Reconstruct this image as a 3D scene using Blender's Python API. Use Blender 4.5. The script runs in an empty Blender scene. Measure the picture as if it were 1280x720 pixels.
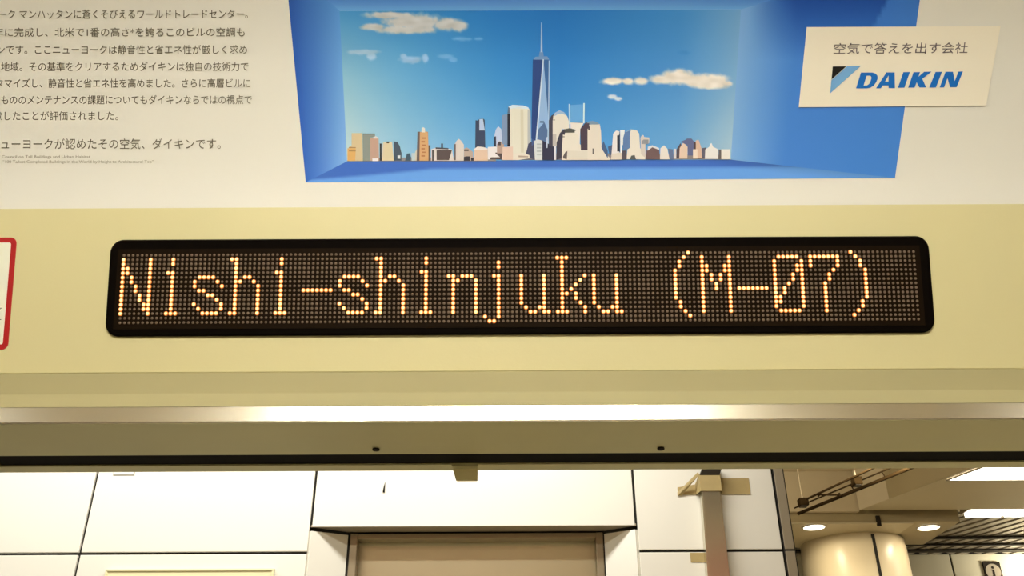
import bpy, bmesh, math, random
from mathutils import Vector, Matrix, noise

# ---------------------------------------------------------------- camera
S = bpy.context.scene
COL = S.collection
F_PX, PITCH, ROLL, EYE = 1150.0, math.radians(29.2), 0.0048, 1.5
cp, sp = math.cos(PITCH), math.sin(PITCH)
R0, U0, F0 = Vector((1, 0, 0)), Vector((0, -sp, cp)), Vector((0, cp, sp))
cr, sr = math.cos(ROLL), math.sin(ROLL)
cam_data = bpy.data.cameras.new('camera')
cam = bpy.data.objects.new('camera', cam_data)
COL.objects.link(cam)
right, up = cr * R0 - sr * U0, sr * R0 + cr * U0
M = Matrix((right, up, -F0)).transposed().to_4x4()
M.translation = Vector((0, 0, EYE))
cam.matrix_world = M
cam_data.sensor_width = 36
cam_data.lens = F_PX / 1280 * 36
cam_data.clip_start = 0.02
S.camera = cam

# ---------------------------------------------------------------- light and exposure
S.view_settings.view_transform = 'Standard'
S.view_settings.look = 'None'
S.view_settings.gamma = 1
S.view_settings.use_curve_mapping = False
S.view_settings.exposure = 0.0
world = bpy.data.worlds.new('world')
S.world = world
world.use_nodes = True
bg = world.node_tree.nodes['Background']
bg.inputs[0].default_value = (1.0, 0.86, 0.62, 1)
bg.inputs[1].default_value = 0.05


def area(name, loc, sx, sy, power, color, rot=(0, 0, 0)):
    d = bpy.data.lights.new(name, 'AREA')
    d.shape = 'RECTANGLE'
    d.size, d.size_y, d.energy, d.color = sx, sy, power, color
    o = bpy.data.objects.new(name, d)
    o.location, o.rotation_euler = loc, rot
    COL.objects.link(o)
    return o


WARM = (1.0, 0.90, 0.72)
area('platform_lamp_tube', (-0.85, 2.66, 2.98), 3.1, 0.16, 36, (1.0, 0.98, 0.90))
area('platform_fill_near', (-1.0, 1.65, 3.12), 2.6, 0.12, 25, (1.0, 0.95, 0.80))  # added fill, not a known lamp: brightens lift door and train side
area('concourse_lamp', (2.0, 5.15, 3.30), 1.2, 0.25, 130, (1.0, 0.90, 0.66))
area('concourse_wall_fill', (4.95, 8.22, 3.12), 0.5, 0.2, 20, (1.0, 0.94, 0.78), (math.radians(140), 0, 0))  # added unseen light, brightens the right end of the far wall
pl = bpy.data.lights.new('recess_fill', 'POINT')  # fill light added out of view to brighten the ceiling recess
pl.energy, pl.color, pl.shadow_soft_size = 42, (1.0, 0.90, 0.66), 0.12
plo = bpy.data.objects.new('recess_fill', pl)
plo.location = (0.85, 5.5, 3.56)
COL.objects.link(plo)
TRAIN_LAMPS = [(-0.36, 0.26, -0.30, 96), (-1.85, -1.2, -0.30, 9), (1.2, 1.85, -0.30, 9), (-0.45, 0.35, -1.25, 46)]


# ---------------------------------------------------------------- helpers
def lin(c):
    return tuple(((v / 255) / 12.92 if v <= 10.3 else ((v / 255 + 0.055) / 1.055) ** 2.4) for v in c)


PREF = lin((240, 231, 208))


def paper(c):                      # ink colour as printed, relative to white paper
    return tuple(min(0.95, 0.80 * a / b) for a, b in zip(lin(c), PREF))


def mat(name, color, rough=0.5, metal=0.0, spec=0.5, bump=0.0, bscale=60, attr=None, emit=None, estr=0, vary=0.0, vscale=3.0,
        stretch=None):
    m = bpy.data.materials.new(name)
    m.use_nodes = True
    nt = m.node_tree
    b = nt.nodes['Principled BSDF']
    b.inputs['Base Color'].default_value = (*color, 1)
    b.inputs['Roughness'].default_value = rough
    b.inputs['Metallic'].default_value = metal
    b.inputs['Specular IOR Level'].default_value = spec
    if attr:
        a = nt.nodes.new('ShaderNodeAttribute')
        a.attribute_name = attr
        nt.links.new(a.outputs['Color'], b.inputs['Base Color'])
    if emit:
        b.inputs['Emission Color'].default_value = (*emit, 1)
        b.inputs['Emission Strength'].default_value = estr
    if bump or vary:
        tc = nt.nodes.new('ShaderNodeTexCoord')
        mp = nt.nodes.new('ShaderNodeMapping')
        if stretch:
            mp.inputs['Scale'].default_value = stretch
        nt.links.new(tc.outputs['Object'], mp.inputs['Vector'])
    if bump:
        n = nt.nodes.new('ShaderNodeTexNoise')
        n.inputs['Scale'].default_value = bscale
        n.inputs['Detail'].default_value = 3
        nt.links.new(mp.outputs['Vector'], n.inputs['Vector'])
        bp = nt.nodes.new('ShaderNodeBump')
        bp.inputs['Strength'].default_value = bump
        bp.inputs['Distance'].default_value = 0.001
        nt.links.new(n.outputs['Fac'], bp.inputs['Height'])
        nt.links.new(bp.outputs['Normal'], b.inputs['Normal'])
    if vary:
        n = nt.nodes.new('ShaderNodeTexNoise')
        n.inputs['Scale'].default_value = vscale
        n.inputs['Detail'].default_value = 4
        nt.links.new(mp.outputs['Vector'], n.inputs['Vector'])
        r = nt.nodes.new('ShaderNodeValToRGB')
        r.color_ramp.elements[0].position, r.color_ramp.elements[1].position = 0.3, 0.7
        r.color_ramp.elements[0].color = (*[v * (1 - vary) for v in color], 1)
        r.color_ramp.elements[1].color = (*[min(1, v * (1 + vary)) for v in color], 1)
        nt.links.new(n.outputs['Fac'], r.inputs['Fac'])
        nt.links.new(r.outputs['Color'], b.inputs['Base Color'])
    return m


def link(name, mesh, material, parent=None):
    o = bpy.data.objects.new(name, mesh)
    if material:
        mesh.materials.append(material)
    COL.objects.link(o)
    if parent is not None:
        o.parent = parent
        o.matrix_parent_inverse = Matrix.Translation(-Vector(world_loc(parent)))
    return o


def world_loc(o):
    l = Vector(o.location)
    return l


def pydata(name, verts, faces, material, parent=None, smooth=False):
    me = bpy.data.meshes.new(name)
    me.from_pydata([tuple(v) for v in verts], [], faces)
    me.validate()
    me.update()
    if smooth:
        for p in me.polygons:
            p.use_smooth = True
    return link(name, me, material, parent)


def from_bm(name, bm, material, parent=None, smooth=False):
    bmesh.ops.recalc_face_normals(bm, faces=bm.faces)
    me = bpy.data.meshes.new(name)
    bm.to_mesh(me)
    bm.free()
    if smooth:
        for p in me.polygons:
            p.use_smooth = True
    return link(name, me, material, parent)


def thing(name, label, cat, loc, group=None):
    o = bpy.data.objects.new(name, None)
    o.empty_display_size = 0.05
    o.location = loc
    COL.objects.link(o)
    return tag(o, label, cat, group)


def tag(o, label, cat, group=None):
    o['label'], o['category'] = label, cat
    if group:
        o['group'] = group
    return o


def structure(o, label=None):
    o['kind'] = 'structure'
    if label:
        o['label'] = label
    return o


def add_box(bm, lo, hi, bevel=0.0, seg=2):
    vs = [bm.verts.new((x, y, z)) for x in (lo[0], hi[0]) for y in (lo[1], hi[1]) for z in (lo[2], hi[2])]
    fs = []
    for idx in ((0, 1, 3, 2), (4, 6, 7, 5), (0, 4, 5, 1), (2, 3, 7, 6), (0, 2, 6, 4), (1, 5, 7, 3)):
        fs.append(bm.faces.new([vs[i] for i in idx]))
    if bevel:
        es = list({e for f in fs for e in f.edges})
        bmesh.ops.bevel(bm, geom=es, offset=bevel, segments=seg, affect='EDGES', profile=0.6)


def box(name, lo, hi, material, parent=None, bevel=0.0, seg=2):
    bm = bmesh.new()
    add_box(bm, lo, hi, bevel, seg)
    return from_bm(name, bm, material, parent)


def add_prism(bm, poly, d):
    """poly: list of 3D points (planar), d: extrusion vector"""
    n = len(poly)
    a = [bm.verts.new(p) for p in poly]
    b = [bm.verts.new(Vector(p) + Vector(d)) for p in poly]
    bm.faces.new(a)
    bm.faces.new(b[::-1])
    for i in range(n):
        j = (i + 1) % n
        bm.faces.new((a[i], b[i], b[j], a[j]))


def prism(name, poly, d, material, parent=None, bevel=0.0):
    bm = bmesh.new()
    add_prism(bm, poly, d)
    if bevel:
        bmesh.ops.bevel(bm, geom=list(bm.edges), offset=bevel, segments=2, affect='EDGES')
    return from_bm(name, bm, material, parent)


def add_tube(bm, p, q, r, n=12):
    p, q = Vector(p), Vector(q)
    d = q - p
    m = Matrix.Translation((p + q) / 2) @ d.to_track_quat('Z', 'Y').to_matrix().to_4x4()
    bmesh.ops.create_cone(bm, cap_ends=True, segments=n, radius1=r, radius2=r, depth=d.length, matrix=m)


def ray(px, py):
    dx, dy = px - 640, py - 360
    a, b = dx * cr - dy * sr, dx * sr + dy * cr
    return Vector((a / F_PX, cp + b / F_PX * sp, sp - b / F_PX * cp))


def at_y(px, py, Y):
    d = ray(px, py)
    t = Y / d.y
    return Vector((d.x * t, Y, EYE + d.z * t))


def at_z(px, py, Z):
    d = ray(px, py)
    t = (Z - EYE) / d.z
    return Vector((d.x * t, d.y * t, Z))


# ---------------------------------------------------------------- materials
cream = mat('cream_laminate', (0.62, 0.575, 0.335), 0.5, vary=0.03, vscale=2.5, bump=0.05, bscale=400)
header_beige = mat('beige_header', (0.40, 0.365, 0.21), 0.6, spec=0.2, vary=0.03)
poster_white = mat('poster_paper', (0.755, 0.755, 0.735), 0.55, spec=0.3, vary=0.012, vscale=4)
panel_white = mat('poster_card_white', (0.86, 0.82, 0.73), 0.55, spec=0.3)
print_mat = mat('printed_ink', (0.5, 0.5, 0.5), 0.5, spec=0.3, attr='print')
ink = mat('grey_ink', (0.15, 0.14, 0.115), 0.6, spec=0.2)
ink_small = mat('pale_grey_ink', (0.30, 0.28, 0.24), 0.6, spec=0.2)
ink_violet = mat('violet_grey_ink', (0.14, 0.12, 0.14), 0.6, spec=0.2)
logo_blue = mat('logo_blue_ink', paper((28, 110, 185)), 0.5, spec=0.3)
logo_pale = mat('logo_pale_blue_ink', paper((120, 172, 208)), 0.5, spec=0.3)
logo_black = mat('logo_black_ink', (0.008, 0.008, 0.009), 0.5, spec=0.3)
alu = mat('brushed_aluminium', (0.86, 0.84, 0.78), 0.24, metal=1.0, bump=0.03, bscale=40, stretch=(1, 30, 30))
soffit_metal = mat('dull_header_metal', (0.52, 0.50, 0.30), 0.45, metal=0.35, vary=0.05, vscale=6)
rubber = mat('black_rubber', (0.004, 0.003, 0.003), 0.8, spec=0.1)
bezel_black = mat('black_plastic_bezel', (0.0025, 0.0015, 0.001), 0.7, spec=0.03)
screen_black = mat('led_screen', (0.009, 0.0048, 0.002), 0.6, spec=0.04)
led_off = mat('led_unlit', (0.15, 0.105, 0.075), 0.5, spec=0.2)
led_on = mat('led_lit', (0.8, 0.5, 0.2), 0.4, emit=(1.0, 0.76, 0.36), estr=1.3)
led_rim = mat('led_lit_rim', (0.4, 0.12, 0.02), 0.4, emit=(1.0, 0.27, 0.03), estr=0.7)
steel = mat('stainless_steel', (0.66, 0.62, 0.50), 0.22, metal=0.95, bump=0.02, bscale=60, stretch=(30, 30, 1))
sticker_red = mat('sticker_red', (0.40, 0.010, 0.014), 0.4)
sticker_white = mat('sticker_white', (0.80, 0.82, 0.72), 0.4)
enamel = mat('white_enamel_panel', (0.83, 0.81, 0.74), 0.22, vary=0.015, vscale=1.5)
joint = mat('dark_joint', (0.012, 0.010, 0.007), 0.8)
bronze = mat('grey_bronze_trim', (0.34, 0.29, 0.21), 0.4, metal=0.2)
door_steel = mat('lift_door_steel', (0.80, 0.73, 0.53), 0.28, metal=0.25)
frame_steel = mat('lift_frame_steel', (0.30, 0.25, 0.17), 0.35, metal=0.5)
pipe_brown = mat('brown_conduit', (0.02, 0.012, 0.005), 0.8, spec=0.0)
tape_tan = mat('tan_tape', (0.42, 0.32, 0.14), 0.55, vary=0.08, vscale=20)
dark_metal = mat('dark_metal', (0.022, 0.016, 0.010), 0.6, spec=0.15)
board_yellow = mat('pale_yellow_board', (0.80, 0.76, 0.48), 0.4)
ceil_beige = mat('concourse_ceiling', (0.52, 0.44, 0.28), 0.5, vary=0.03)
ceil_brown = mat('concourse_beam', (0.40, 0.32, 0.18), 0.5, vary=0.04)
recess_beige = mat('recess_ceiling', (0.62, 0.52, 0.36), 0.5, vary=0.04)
column_glaze = mat('column_glossy_panel', (0.78, 0.66, 0.46), 0.3, vary=0.02)
louver_grey = mat('louver_grey', (0.36, 0.31, 0.24), 0.4, metal=0.3)
wall_pale = mat('far_wall_panel', (0.72, 0.66, 0.48), 0.18, vary=0.03)
lamp_white = mat('lamp_diffuser', (0.9, 0.9, 0.85), 0.5, emit=(1.0, 0.96, 0.84), estr=6)
lamp_warm = mat('downlight_diffuser', (0.9, 0.9, 0.85), 0.5, emit=(1.0, 0.93, 0.72), estr=3)
floor_mat = mat('floor_vinyl', (0.40, 0.35, 0.26), 0.5, vary=0.1, vscale=8)
inner_wall = mat('train_inner_wall', (0.70, 0.60, 0.38), 0.5)
train_red = mat('train_red_stripe', (0.55, 0.05, 0.05), 0.4)
train_silver = mat('train_body_silver', (0.60, 0.55, 0.42), 0.4, metal=0.3)

# ---------------------------------------------------------------- train wall profile (Y, Z above eye), upward
PROF_ROWS = [(-260, .742), (-200, .775), (-150, .803), (-100, .827), (-50, .849), (0, .8693), (30, .8803), (65, .8915), (100, .9003), (135, .9085),
             (180, .9160), (222, .9200), (258, .9195)]


def yz(row, zc):
    yc = (360 - row) / F_PX * zc
    return (zc * cp - yc * sp, zc * sp + yc * cp)


poster_prof = [yz(r, z) for r, z in PROF_ROWS][::-1]          # bottom to top
def smooth_prof(p, k=4):
    out = []
    n = len(p)
    for i in range(n - 1):
        a, b, c, d = p[max(0, i - 1)], p[i], p[i + 1], p[min(n - 1, i + 2)]
        for j in range(k):
            t = j / k
            out.append(tuple(0.5 * (2 * b[q] + (c[q] - a[q]) * t + (2 * a[q] - 5 * b[q] + 4 * c[q] - d[q]) * t * t
                                    + (3 * b[q] - a[q] - 3 * c[q] + d[q]) * t ** 3) for q in (0, 1)))
    return out + [p[-1]]


poster_prof = smooth_prof(poster_prof)
P463, P258 = yz(463, .8935), poster_prof[0]
sign_dir = Vector((0, P258[0] - P463[0], P258[1] - P463[1])).normalized()
sign_n = Vector((0, -sign_dir.z, sign_dir.y))                 # towards the passengers
PROF = [P463] + poster_prof


def surf(px, py, off=0.0):
    """point on the train wall behind picture position (px, py), lifted off the surface by off"""
    d = ray(px, py)
    for i in range(len(PROF) - 1):
        (y0, z0), (y1, z1) = PROF[i], PROF[i + 1]
        g0, g1 = z0 * d.y - y0 * d.z, z1 * d.y - y1 * d.z
        if (g0 <= 0 <= g1) or i == len(PROF) - 2 or (i == 0 and g0 > 0):
            k = g0 / (g0 - g1)
            y, z = y0 + k * (y1 - y0), z0 + k * (z1 - z0)
            t = y / d.y
            ny, nz = -(z1 - z0), (y1 - y0)
            l = math.hypot(ny, nz)
            return Vector((d.x * t, y + off * ny / l, EYE + z + off * nz / l))


HALF = 1.9
X0, X1 = -HALF, HALF


def sweep(name, pts, material, parent=None, x0=X0, x1=X1, smooth=False, close=False):
    """pts: (Y, Zabs) polyline extruded along X"""
    v, f = [], []
    for y, z in pts:
        v += [(x0, y, z), (x1, y, z)]
    n = len(pts)
    for i in range(n if close else n - 1):
        j = (i + 1) % n
        f.append((2 * i, 2 * i + 1, 2 * j + 1, 2 * j))
    if close:
        f.append([2 * i for i in range(n)][::-1])
        f.append([2 * i + 1 for i in range(n)])
    return pydata(name, v, f, material, parent, smooth)


# ================================================================ LARGE STRUCTURE: the train car
E = EYE
# cream fascia over the door, a thick board
yb, zb = P463
yt, zt = P258
back = 0.05
structure(sweep('wall_front', [(yb, E + zb), (yt, E + zt), (yt + back, E + zt), (yb + back, E + zb + 0.004), (yb + 0.006, E + zb - 0.003)],
                cream, close=True))
# coving and ceiling behind the poster
cov = [(y + 0.003, E + z + 0.003) for y, z in poster_prof]
ytop, ztop = cov[-1]
ceil_z = max(2.26, ztop + 0.03)
cov += [(ytop - 0.06, ztop + 0.025), (ytop - 0.14, ceil_z), (-1.75, ceil_z)]
cov_back = [(-1.75, ceil_z + 0.05), (0.9, ceil_z + 0.05), (0.9, E + zt + 0.002)]
structure(sweep('ceiling', cov + cov_back, inner_wall, close=True))
# header: groove, beige board with a sloping foot
hb = [(0.826, E + zb + 0.001), (0.8135, E + zb - 0.0035), (0.8190, E + 0.3440), (0.8190, E + 0.3430), (0.8115, E + 0.3272), (0.8095, E + 0.3262), (0.86, E + 0.3262), (0.86, E + zb)]
structure(sweep('trim_1', hb, header_beige, close=True))
ZS = E + 0.309
strip = [(0.8090, E + 0.3256), (0.8072, E + 0.3248), (0.8072, E + 0.3105), (0.8085, ZS + 0.0002), (0.84, ZS + 0.0002), (0.84, E + 0.3256)]
structure(sweep('trim_2', strip, alu, close=True))
soff = structure(sweep('trim_3', [(0.8092, ZS), (0.8975, ZS), (0.8975, ZS + 0.016), (0.8092, ZS + 0.016)], soffit_metal, close=True))
structure(sweep('trim_4', [(0.8976, ZS + 0.0012), (0.9304, ZS + 0.0012), (0.9305, ZS + 0.05), (0.8975, ZS + 0.05)], rubber, close=True))
lip = structure(sweep('trim_5', [(0.9305, ZS - 0.0005), (0.9495, ZS - 0.0005), (0.9495, ZS + 0.06), (0.9305, ZS + 0.06)], soffit_metal, close=True))
structure(box('wall_outside', (X0, 0.9497, E + 0.37), (X1, 0.985, 3.05), train_silver))
structure(box('trim_6', (X0, 0.985, 2.50), (X1, 0.988, 2.73), train_red))
for side, x0, x1 in (('left', X0, -0.80), ('right', 0.80, X1)):
    structure(box('wall_' + side, (x0, 0.83, 0.0), (x1, 0.949, ZS - 0.001), inner_wall))
structure(box('wall_rear', (X0, -1.80, 0), (X1, -1.75, ceil_z), inner_wall))
# ceiling lamps of the car: housing with a half round diffuser below it
for x0, x1, yy, st_ in TRAIN_LAMPS:
    lo = structure(box('lamp_housing', (x0 - 0.03, yy - 0.06, ceil_z - 0.05), (x1 + 0.03, yy + 0.06, ceil_z), inner_wall, bevel=0.004))
    pr = [(yy + 0.036 * math.cos(a), ceil_z - 0.051 + 0.05 * math.sin(a)) for a in [math.pi + math.pi * k / 10 for k in range(11)]]
    sweep('diffuser', pr, mat('train_lamp_diffuser', (0.9, 0.9, 0.85), 0.5, emit=(1.0, 0.945, 0.80), estr=st_), lo, x0, x1, close=True)
structure(box('floor', (X0, -1.8, -0.05), (X1, 0.95, 0.0), floor_mat))
# screws in the header soffit, two small heads in the photo
for px, py in ((470, 561), (826, 560)):
    p = at_z(px, py, ZS)
    bm = bmesh.new()
    add_tube(bm, p - Vector((0, 0, 0.0016)), p + Vector((0, 0, 0.001)), 0.0036, 14)
    add_box(bm, (p.x - 0.003, p.y - 0.0005, p.z - 0.0020), (p.x + 0.003, p.y + 0.0005, p.z - 0.0012))
    from_bm('screw', bm, dark_metal, soff)

# ================================================================ LARGE STRUCTURE: the platform wall
YW = 3.19
xa = [at_y(px, 653, YW).x for px in (108, 389, 795, 974.5)]
zs_seam = (at_y(200, 691.5, YW).z + at_y(900, 688.2, YW).z) / 2
z_tr = (at_y(392, 660.5, YW).z + at_y(790, 657.5, YW).z) / 2
ztop_w = 3.25
g = 0.0045
YB = 3.275
xL = at_y(437, 700, YB).x - 0.012
xR = at_y(756, 700, YB).x + 0.002
z_in = at_y(600, 664.5, YB).z
bm = bmesh.new()
add_box(bm, (-3.2, YW + 0.012, 0), (xa[1] - g, YW + 0.30, ztop_w))
add_box(bm, (xa[2] + g, YW + 0.012, 0), (xa[3] + g, YW + 0.30, ztop_w))
add_box(bm, (xa[1] - g, YW + 0.012, z_tr + 0.01), (xa[2] + g, YW + 0.30, ztop_w))
wall_b = structure(from_bm('wall_back', bm, joint))
cols = [(-3.2, xa[0] - 0.9 - g), (xa[0] - 0.9, xa[0]), (xa[0], xa[1]), (xa[2], xa[3])]
cols = [(-3.2, xa[0]), (xa[0], xa[1]), (xa[2], xa[3])]
for a, b in cols:
    for z0, z1 in ((0.02, zs_seam - 0.62), (zs_seam - 0.62, zs_seam), (zs_seam, ztop_w)):
        box('wall_panel', (a + g, YW, z0 + g), (b - g, YW + 0.012, z1 - g), enamel, wall_b, bevel=0.002)
box('wall_panel', (xa[1] + g, YW, z_tr + 0.004), (xa[2] - g, YW + 0.012, ztop_w), enamel, wall_b, bevel=0.002)
# recess: splayed reveals and soffit
prism('recess_soffit', [(xa[1], YW + 0.002, z_tr + 0.003), (xa[2], YW + 0.002, z_tr + 0.003), (xR, YB, z_in), (xL, YB, z_in)], (0, 0, 0.008), bronze, wall_b)
for x_f, x_b, s in ((xa[1] + g, xL, 1), (xa[2] - g, xR, -1)):
    zt_f, zt_b = z_tr - 0.010, z_in - 0.010
    bm = bmesh.new()
    add_prism(bm, [(x_f, YW + 0.001, 0.02), (x_b, YB, 0.02), (x_b, YB, zt_b), (x_f, YW + 0.001, zt_f)], (-0.012 * s, 0.012, 0))
    from_bm('reveal_panel', bm, enamel, wall_b)
# grey bronze corner trim at the wall's end, jointed at the seam
wt = 0.037
for z0, z1 in ((0.0, zs_seam - 0.003), (zs_seam + 0.003, ztop_w)):
    structure(box('trim_7', (xa[3] + 0.004, YW - 0.004, z0), (xa[3] + wt, YW + 0.30, z1), bronze, bevel=0.002))
structure(box('trim_8', (xa[3] + 0.001, YW - 0.002, 0.0), (xa[3] + wt + 0.003, YW + 0.29, ztop_w), joint))
structure(box('platform_floor', (-3.2, 1.03, -0.06), (7.5, 9.5, 0.0), floor_mat))
structure(prism('platform_ceiling', [(-3.2, 1.05, 3.25), (1.35, 1.05, 3.25), (1.35, 3.5, 3.25), (-3.2, 3.5, 3.25)], (0, 0, 0.06), ceil_beige))

# ================================================================ LARGE STRUCTURE: the concourse beyond the wall's end
ZC = 3.38
# main ceiling slab; its skewed edge faces the recess on the left
e0, e1 = at_z(1075, 637.5, ZC), at_z(1212, 586.5, ZC)
ed = (e1 - e0).normalized()
e_far, e_near = e0, e0 + ed * 3.4
yline = at_z(1200, 637.5, ZC).y
slab = [e_far, e_near, Vector((8.5, e_near.y, ZC)), Vector((8.5, yline, ZC))]
structure(prism('ceiling_slab', slab, (0, 0, 0.30), ceil_beige))
# higher recess ceiling to the left of the slab edge
structure(box('ceiling_recess', (0.6, 2.2, ZC + 0.30), (4.5, yline + 0.05, ZC + 0.36), recess_beige))
structure(box('ceiling_recess_end', (0.6, yline + 0.0, ZC - 0.005), (e_far.x + 0.0, yline + 0.05, ZC + 0.30), recess_beige))
# beam across in front of the column
z_bm = at_y(1100, 650.5, yline).z
xb0, xb1 = at_y(985, 650, yline).x, at_y(1203, 645, yline).x
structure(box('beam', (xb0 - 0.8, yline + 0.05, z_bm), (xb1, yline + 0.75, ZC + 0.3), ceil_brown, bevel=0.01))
bs = structure(box('beam_soffit', (xb0 - 0.8, yline + 0.04, z_bm - 0.012), (xb1 - 0.35, yline + 0.78, z_bm - 0.001), ceil_beige))
p = at_y(1101, 652, yline)
box('dark_slot', (p.x - 0.014, yline + 0.032, z_bm - 0.03), (p.x + 0.014, yline + 0.052, z_bm + 0.045), dark_metal, bs)
# round column clad in glossy panels
c_y = at_z(1064, 663, z_bm).y + 0.40
pc = at_y(1066, 690, c_y)
zc_col = (pc - Vector((0, 0, E))).dot(F0)
c_r = 63.0 / F_PX * zc_col
bm = bmesh.new()
N = 64
seams = [at_y(1092, 690, c_y - c_r * 0.85).x]
prof = [(1.0, 0.0), (1.0, z_bm - 0.07), (0.985, z_bm - 0.05), (0.985, z_bm - 0.012)]
rings = []
for k, z in prof:
    rings.append([bm.verts.new((pc.x + c_r * k * math.cos(2 * math.pi * i / N), c_y + c_r * k * math.sin(2 * math.pi * i / N), z)) for i in range(N)])
for a, b in zip(rings, rings[1:]):
    for i in range(N):
        bm.faces.new((a[i], a[(i + 1) % N], b[(i + 1) % N], b[i]))
column = structure(from_bm('column', bm, column_glaze, smooth=True))
for sx in (at_y(1092.5, 690, c_y - c_r * 0.9).x,):
    ang = math.asin(max(-1, min(1, (sx - pc.x) / c_r)))
    q = Vector((pc.x + c_r * math.sin(ang), c_y - c_r * math.cos(ang), 0))
    box('panel_joint', (q.x - 0.011, q.y - 0.004, 0.0), (q.x + 0.011, q.y + 0.02, z_bm - 0.03), joint, column)
# far wall
YF = 8.6
zf_top = at_y(1230, 690, YF).z
xf = at_y(1190, 705, YF).x
structure(box('wall_far', (1.6, YF + 0.012, 0), (9.0, YF + 0.1, zf_top + 1.0), joint))
for a, b in ((1.9, xf), (xf, xf + 1.25), (xf + 1.25, xf + 2.5)):
    structure(box('wall_far_panel', (a + 0.008, YF, 0.05), (b - 0.008, YF + 0.012, zf_top - 0.02), wall_pale, bevel=0.003))
# louvred ceiling strips between the slab and the far wall
ZL = 3.46
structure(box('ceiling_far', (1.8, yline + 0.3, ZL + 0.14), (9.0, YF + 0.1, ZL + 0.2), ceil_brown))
lv = structure(bpy.data.objects.new('ceiling_louver', None))
COL.objects.link(lv)
q0, q1 = at_z(1130, 690, ZL), at_z(1280, 645, ZL)
ld = (q1 - q0)
ld.z = 0
ld.normalize()
ln = Vector((-ld.y, ld.x, 0))
bm = bmesh.new()
base = at_z(1180, 668, ZL)
for k in range(-14, 15):
    c = base + ln * (k * 0.115)
    a_, b_ = c - ld * 4, c + ld * 4
    # clip to the strip between slab edge and far wall
    pts = []
    for t in [i / 80 for i in range(81)]:
        p_ = a_.lerp(b_, t)
        if yline + 0.10 < p_.y < YF - 0.03 and xb0 < p_.x < 8.5:
            pts.append(p_)
    if len(pts) > 2:
        s_, e_ = pts[0], pts[-1]
        w = ln * 0.036
        add_prism(bm, [s_ - w, e_ - w, e_ + w, s_ + w], (0, 0, 0.05))
from_bm('slat', bm, louver_grey, lv)
for r0, r1, m_ in ((673, 675, dark_metal), (682, 683.5, dark_metal), (689, 691.5, dark_metal)):
    pa = at_z(1150, r1, ZL - 0.02)
    pb = at_z(1150, r0, ZL - 0.02)
    structure(box('trim_9', (xb0 + 0.3, min(pa.y, pb.y), ZL - 0.016), (8.0, max(pa.y, pb.y), ZL - 0.005), m_))

# ================================================================ OBJECT: the advertising poster
poster = thing('advertising_poster', 'wide curved paper poster with a blue box picture of a city skyline above the display', 'poster',
               surf(640, 258))
sheet_v, sheet_f = [], []
NX = 24
rows_ = [(y, E + z) for y, z in poster_prof]
for i, (y, z) in enumerate(rows_):
    for j in range(NX + 1):
        sheet_v.append((-1.05 + 2.1 * j / NX, y, z))
for i in range(len(rows_) - 1):
    for j in range(NX):
        a = i * (NX + 1) + j
        sheet_f.append((a, a + 1, a + NX + 2, a + NX + 1))
nb_ = len(sheet_v)                                  # back face and lower edge of the 1.5 mm card
for y, z in rows_:
    sheet_v += [(-1.05, y + 0.0015, z + 0.001), (1.05, y + 0.0015, z + 0.001)]
for i in range(len(rows_) - 1):
    k = nb_ + 2 * i
    sheet_f.append((k + 1, k, k + 2, k + 3))
k = len(sheet_v)
sheet_v += [(-1.05, *rows_[0]), (1.05, *rows_[0]), (-1.05, rows_[0][0] + 0.0015, rows_[0][1] + 0.001), (1.05, rows_[0][0] + 0.0015, rows_[0][1] + 0.001)]
sheet_f.append((k, k + 2, k + 3, k + 1))
sheet = pydata('paper_sheet', sheet_v, sheet_f, poster_white, poster, smooth=True)


class Print:
    """flat ink shapes on the curved sheet, with a colour per corner"""

    def __init__(self, off):
        self.v, self.f, self.c, self.off = [], [], [], off

    def patch(self, quad, cols, nx, ny, fn=None):
        (tl, tr, br, bl) = [Vector(p) for p in quad]
        n0 = len(self.v)
        for j in range(ny + 1):
            for i in range(nx + 1):
                u, w = i / nx, j / ny
                p = tl.lerp(tr, u).lerp(bl.lerp(br, u), w)
                self.v.append(surf(p.x, p.y, self.off))
                if fn:
                    c = fn(p.x, p.y, u, w)
                else:
                    ct = [a + (b - a) * u for a, b in zip(cols[0], cols[1])]
                    cb = [a + (b - a) * u for a, b in zip(cols[3], cols[2])]
                    c = [a + (b - a) * w for a, b in zip(ct, cb)]
                self.c.append(paper(c))
        for j in range(ny):
            for i in range(nx):
                a = n0 + j * (nx + 1) + i
                self.f.append((a, a + nx + 1, a + nx + 2, a + 1))

    def poly(self, pts, col, off=0.0):
        def cut(ps, yc, keep):                 # keep one side of a level line
            out = []
            for (xa_, ya_), (xb_, yb2) in zip(ps, ps[1:] + ps[:1]):
                ia, ib = (ya_ - yc) * keep >= 0, (yb2 - yc) * keep >= 0
                if ia:
                    out.append((xa_, ya_))
                if ia != ib:
                    t = (yc - ya_) / (yb2 - ya_)
                    out.append((xa_ + t * (xb_ - xa_), yc))
            return out

        lo, hi = min(p[1] for p in pts), max(p[1] for p in pts)
        for k in range(int(lo // 9), int(hi // 9) + 1):          # follow the curve of the sheet in level bands
            ps = cut(cut(pts, k * 9, 1), (k + 1) * 9, -1)
            if len(ps) < 3:
                continue
            n0 = len(self.v)
            for x, y in ps:
                self.v.append(surf(x, y, self.off + off))
                self.c.append(paper(col))
            self.f.append(tuple(range(n0, n0 + len(ps))))

    def build(self, name, parent):
        me = bpy.data.meshes.new(name)
        me.from_pydata([tuple(v) for v in self.v], [], self.f)
        at = me.color_attributes.new('print', 'FLOAT_COLOR', 'POINT')
        for k, c in enumerate(self.c):
            at.data[k].color = (*c, 1)
        return link(name, me, print_mat, parent)


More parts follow.
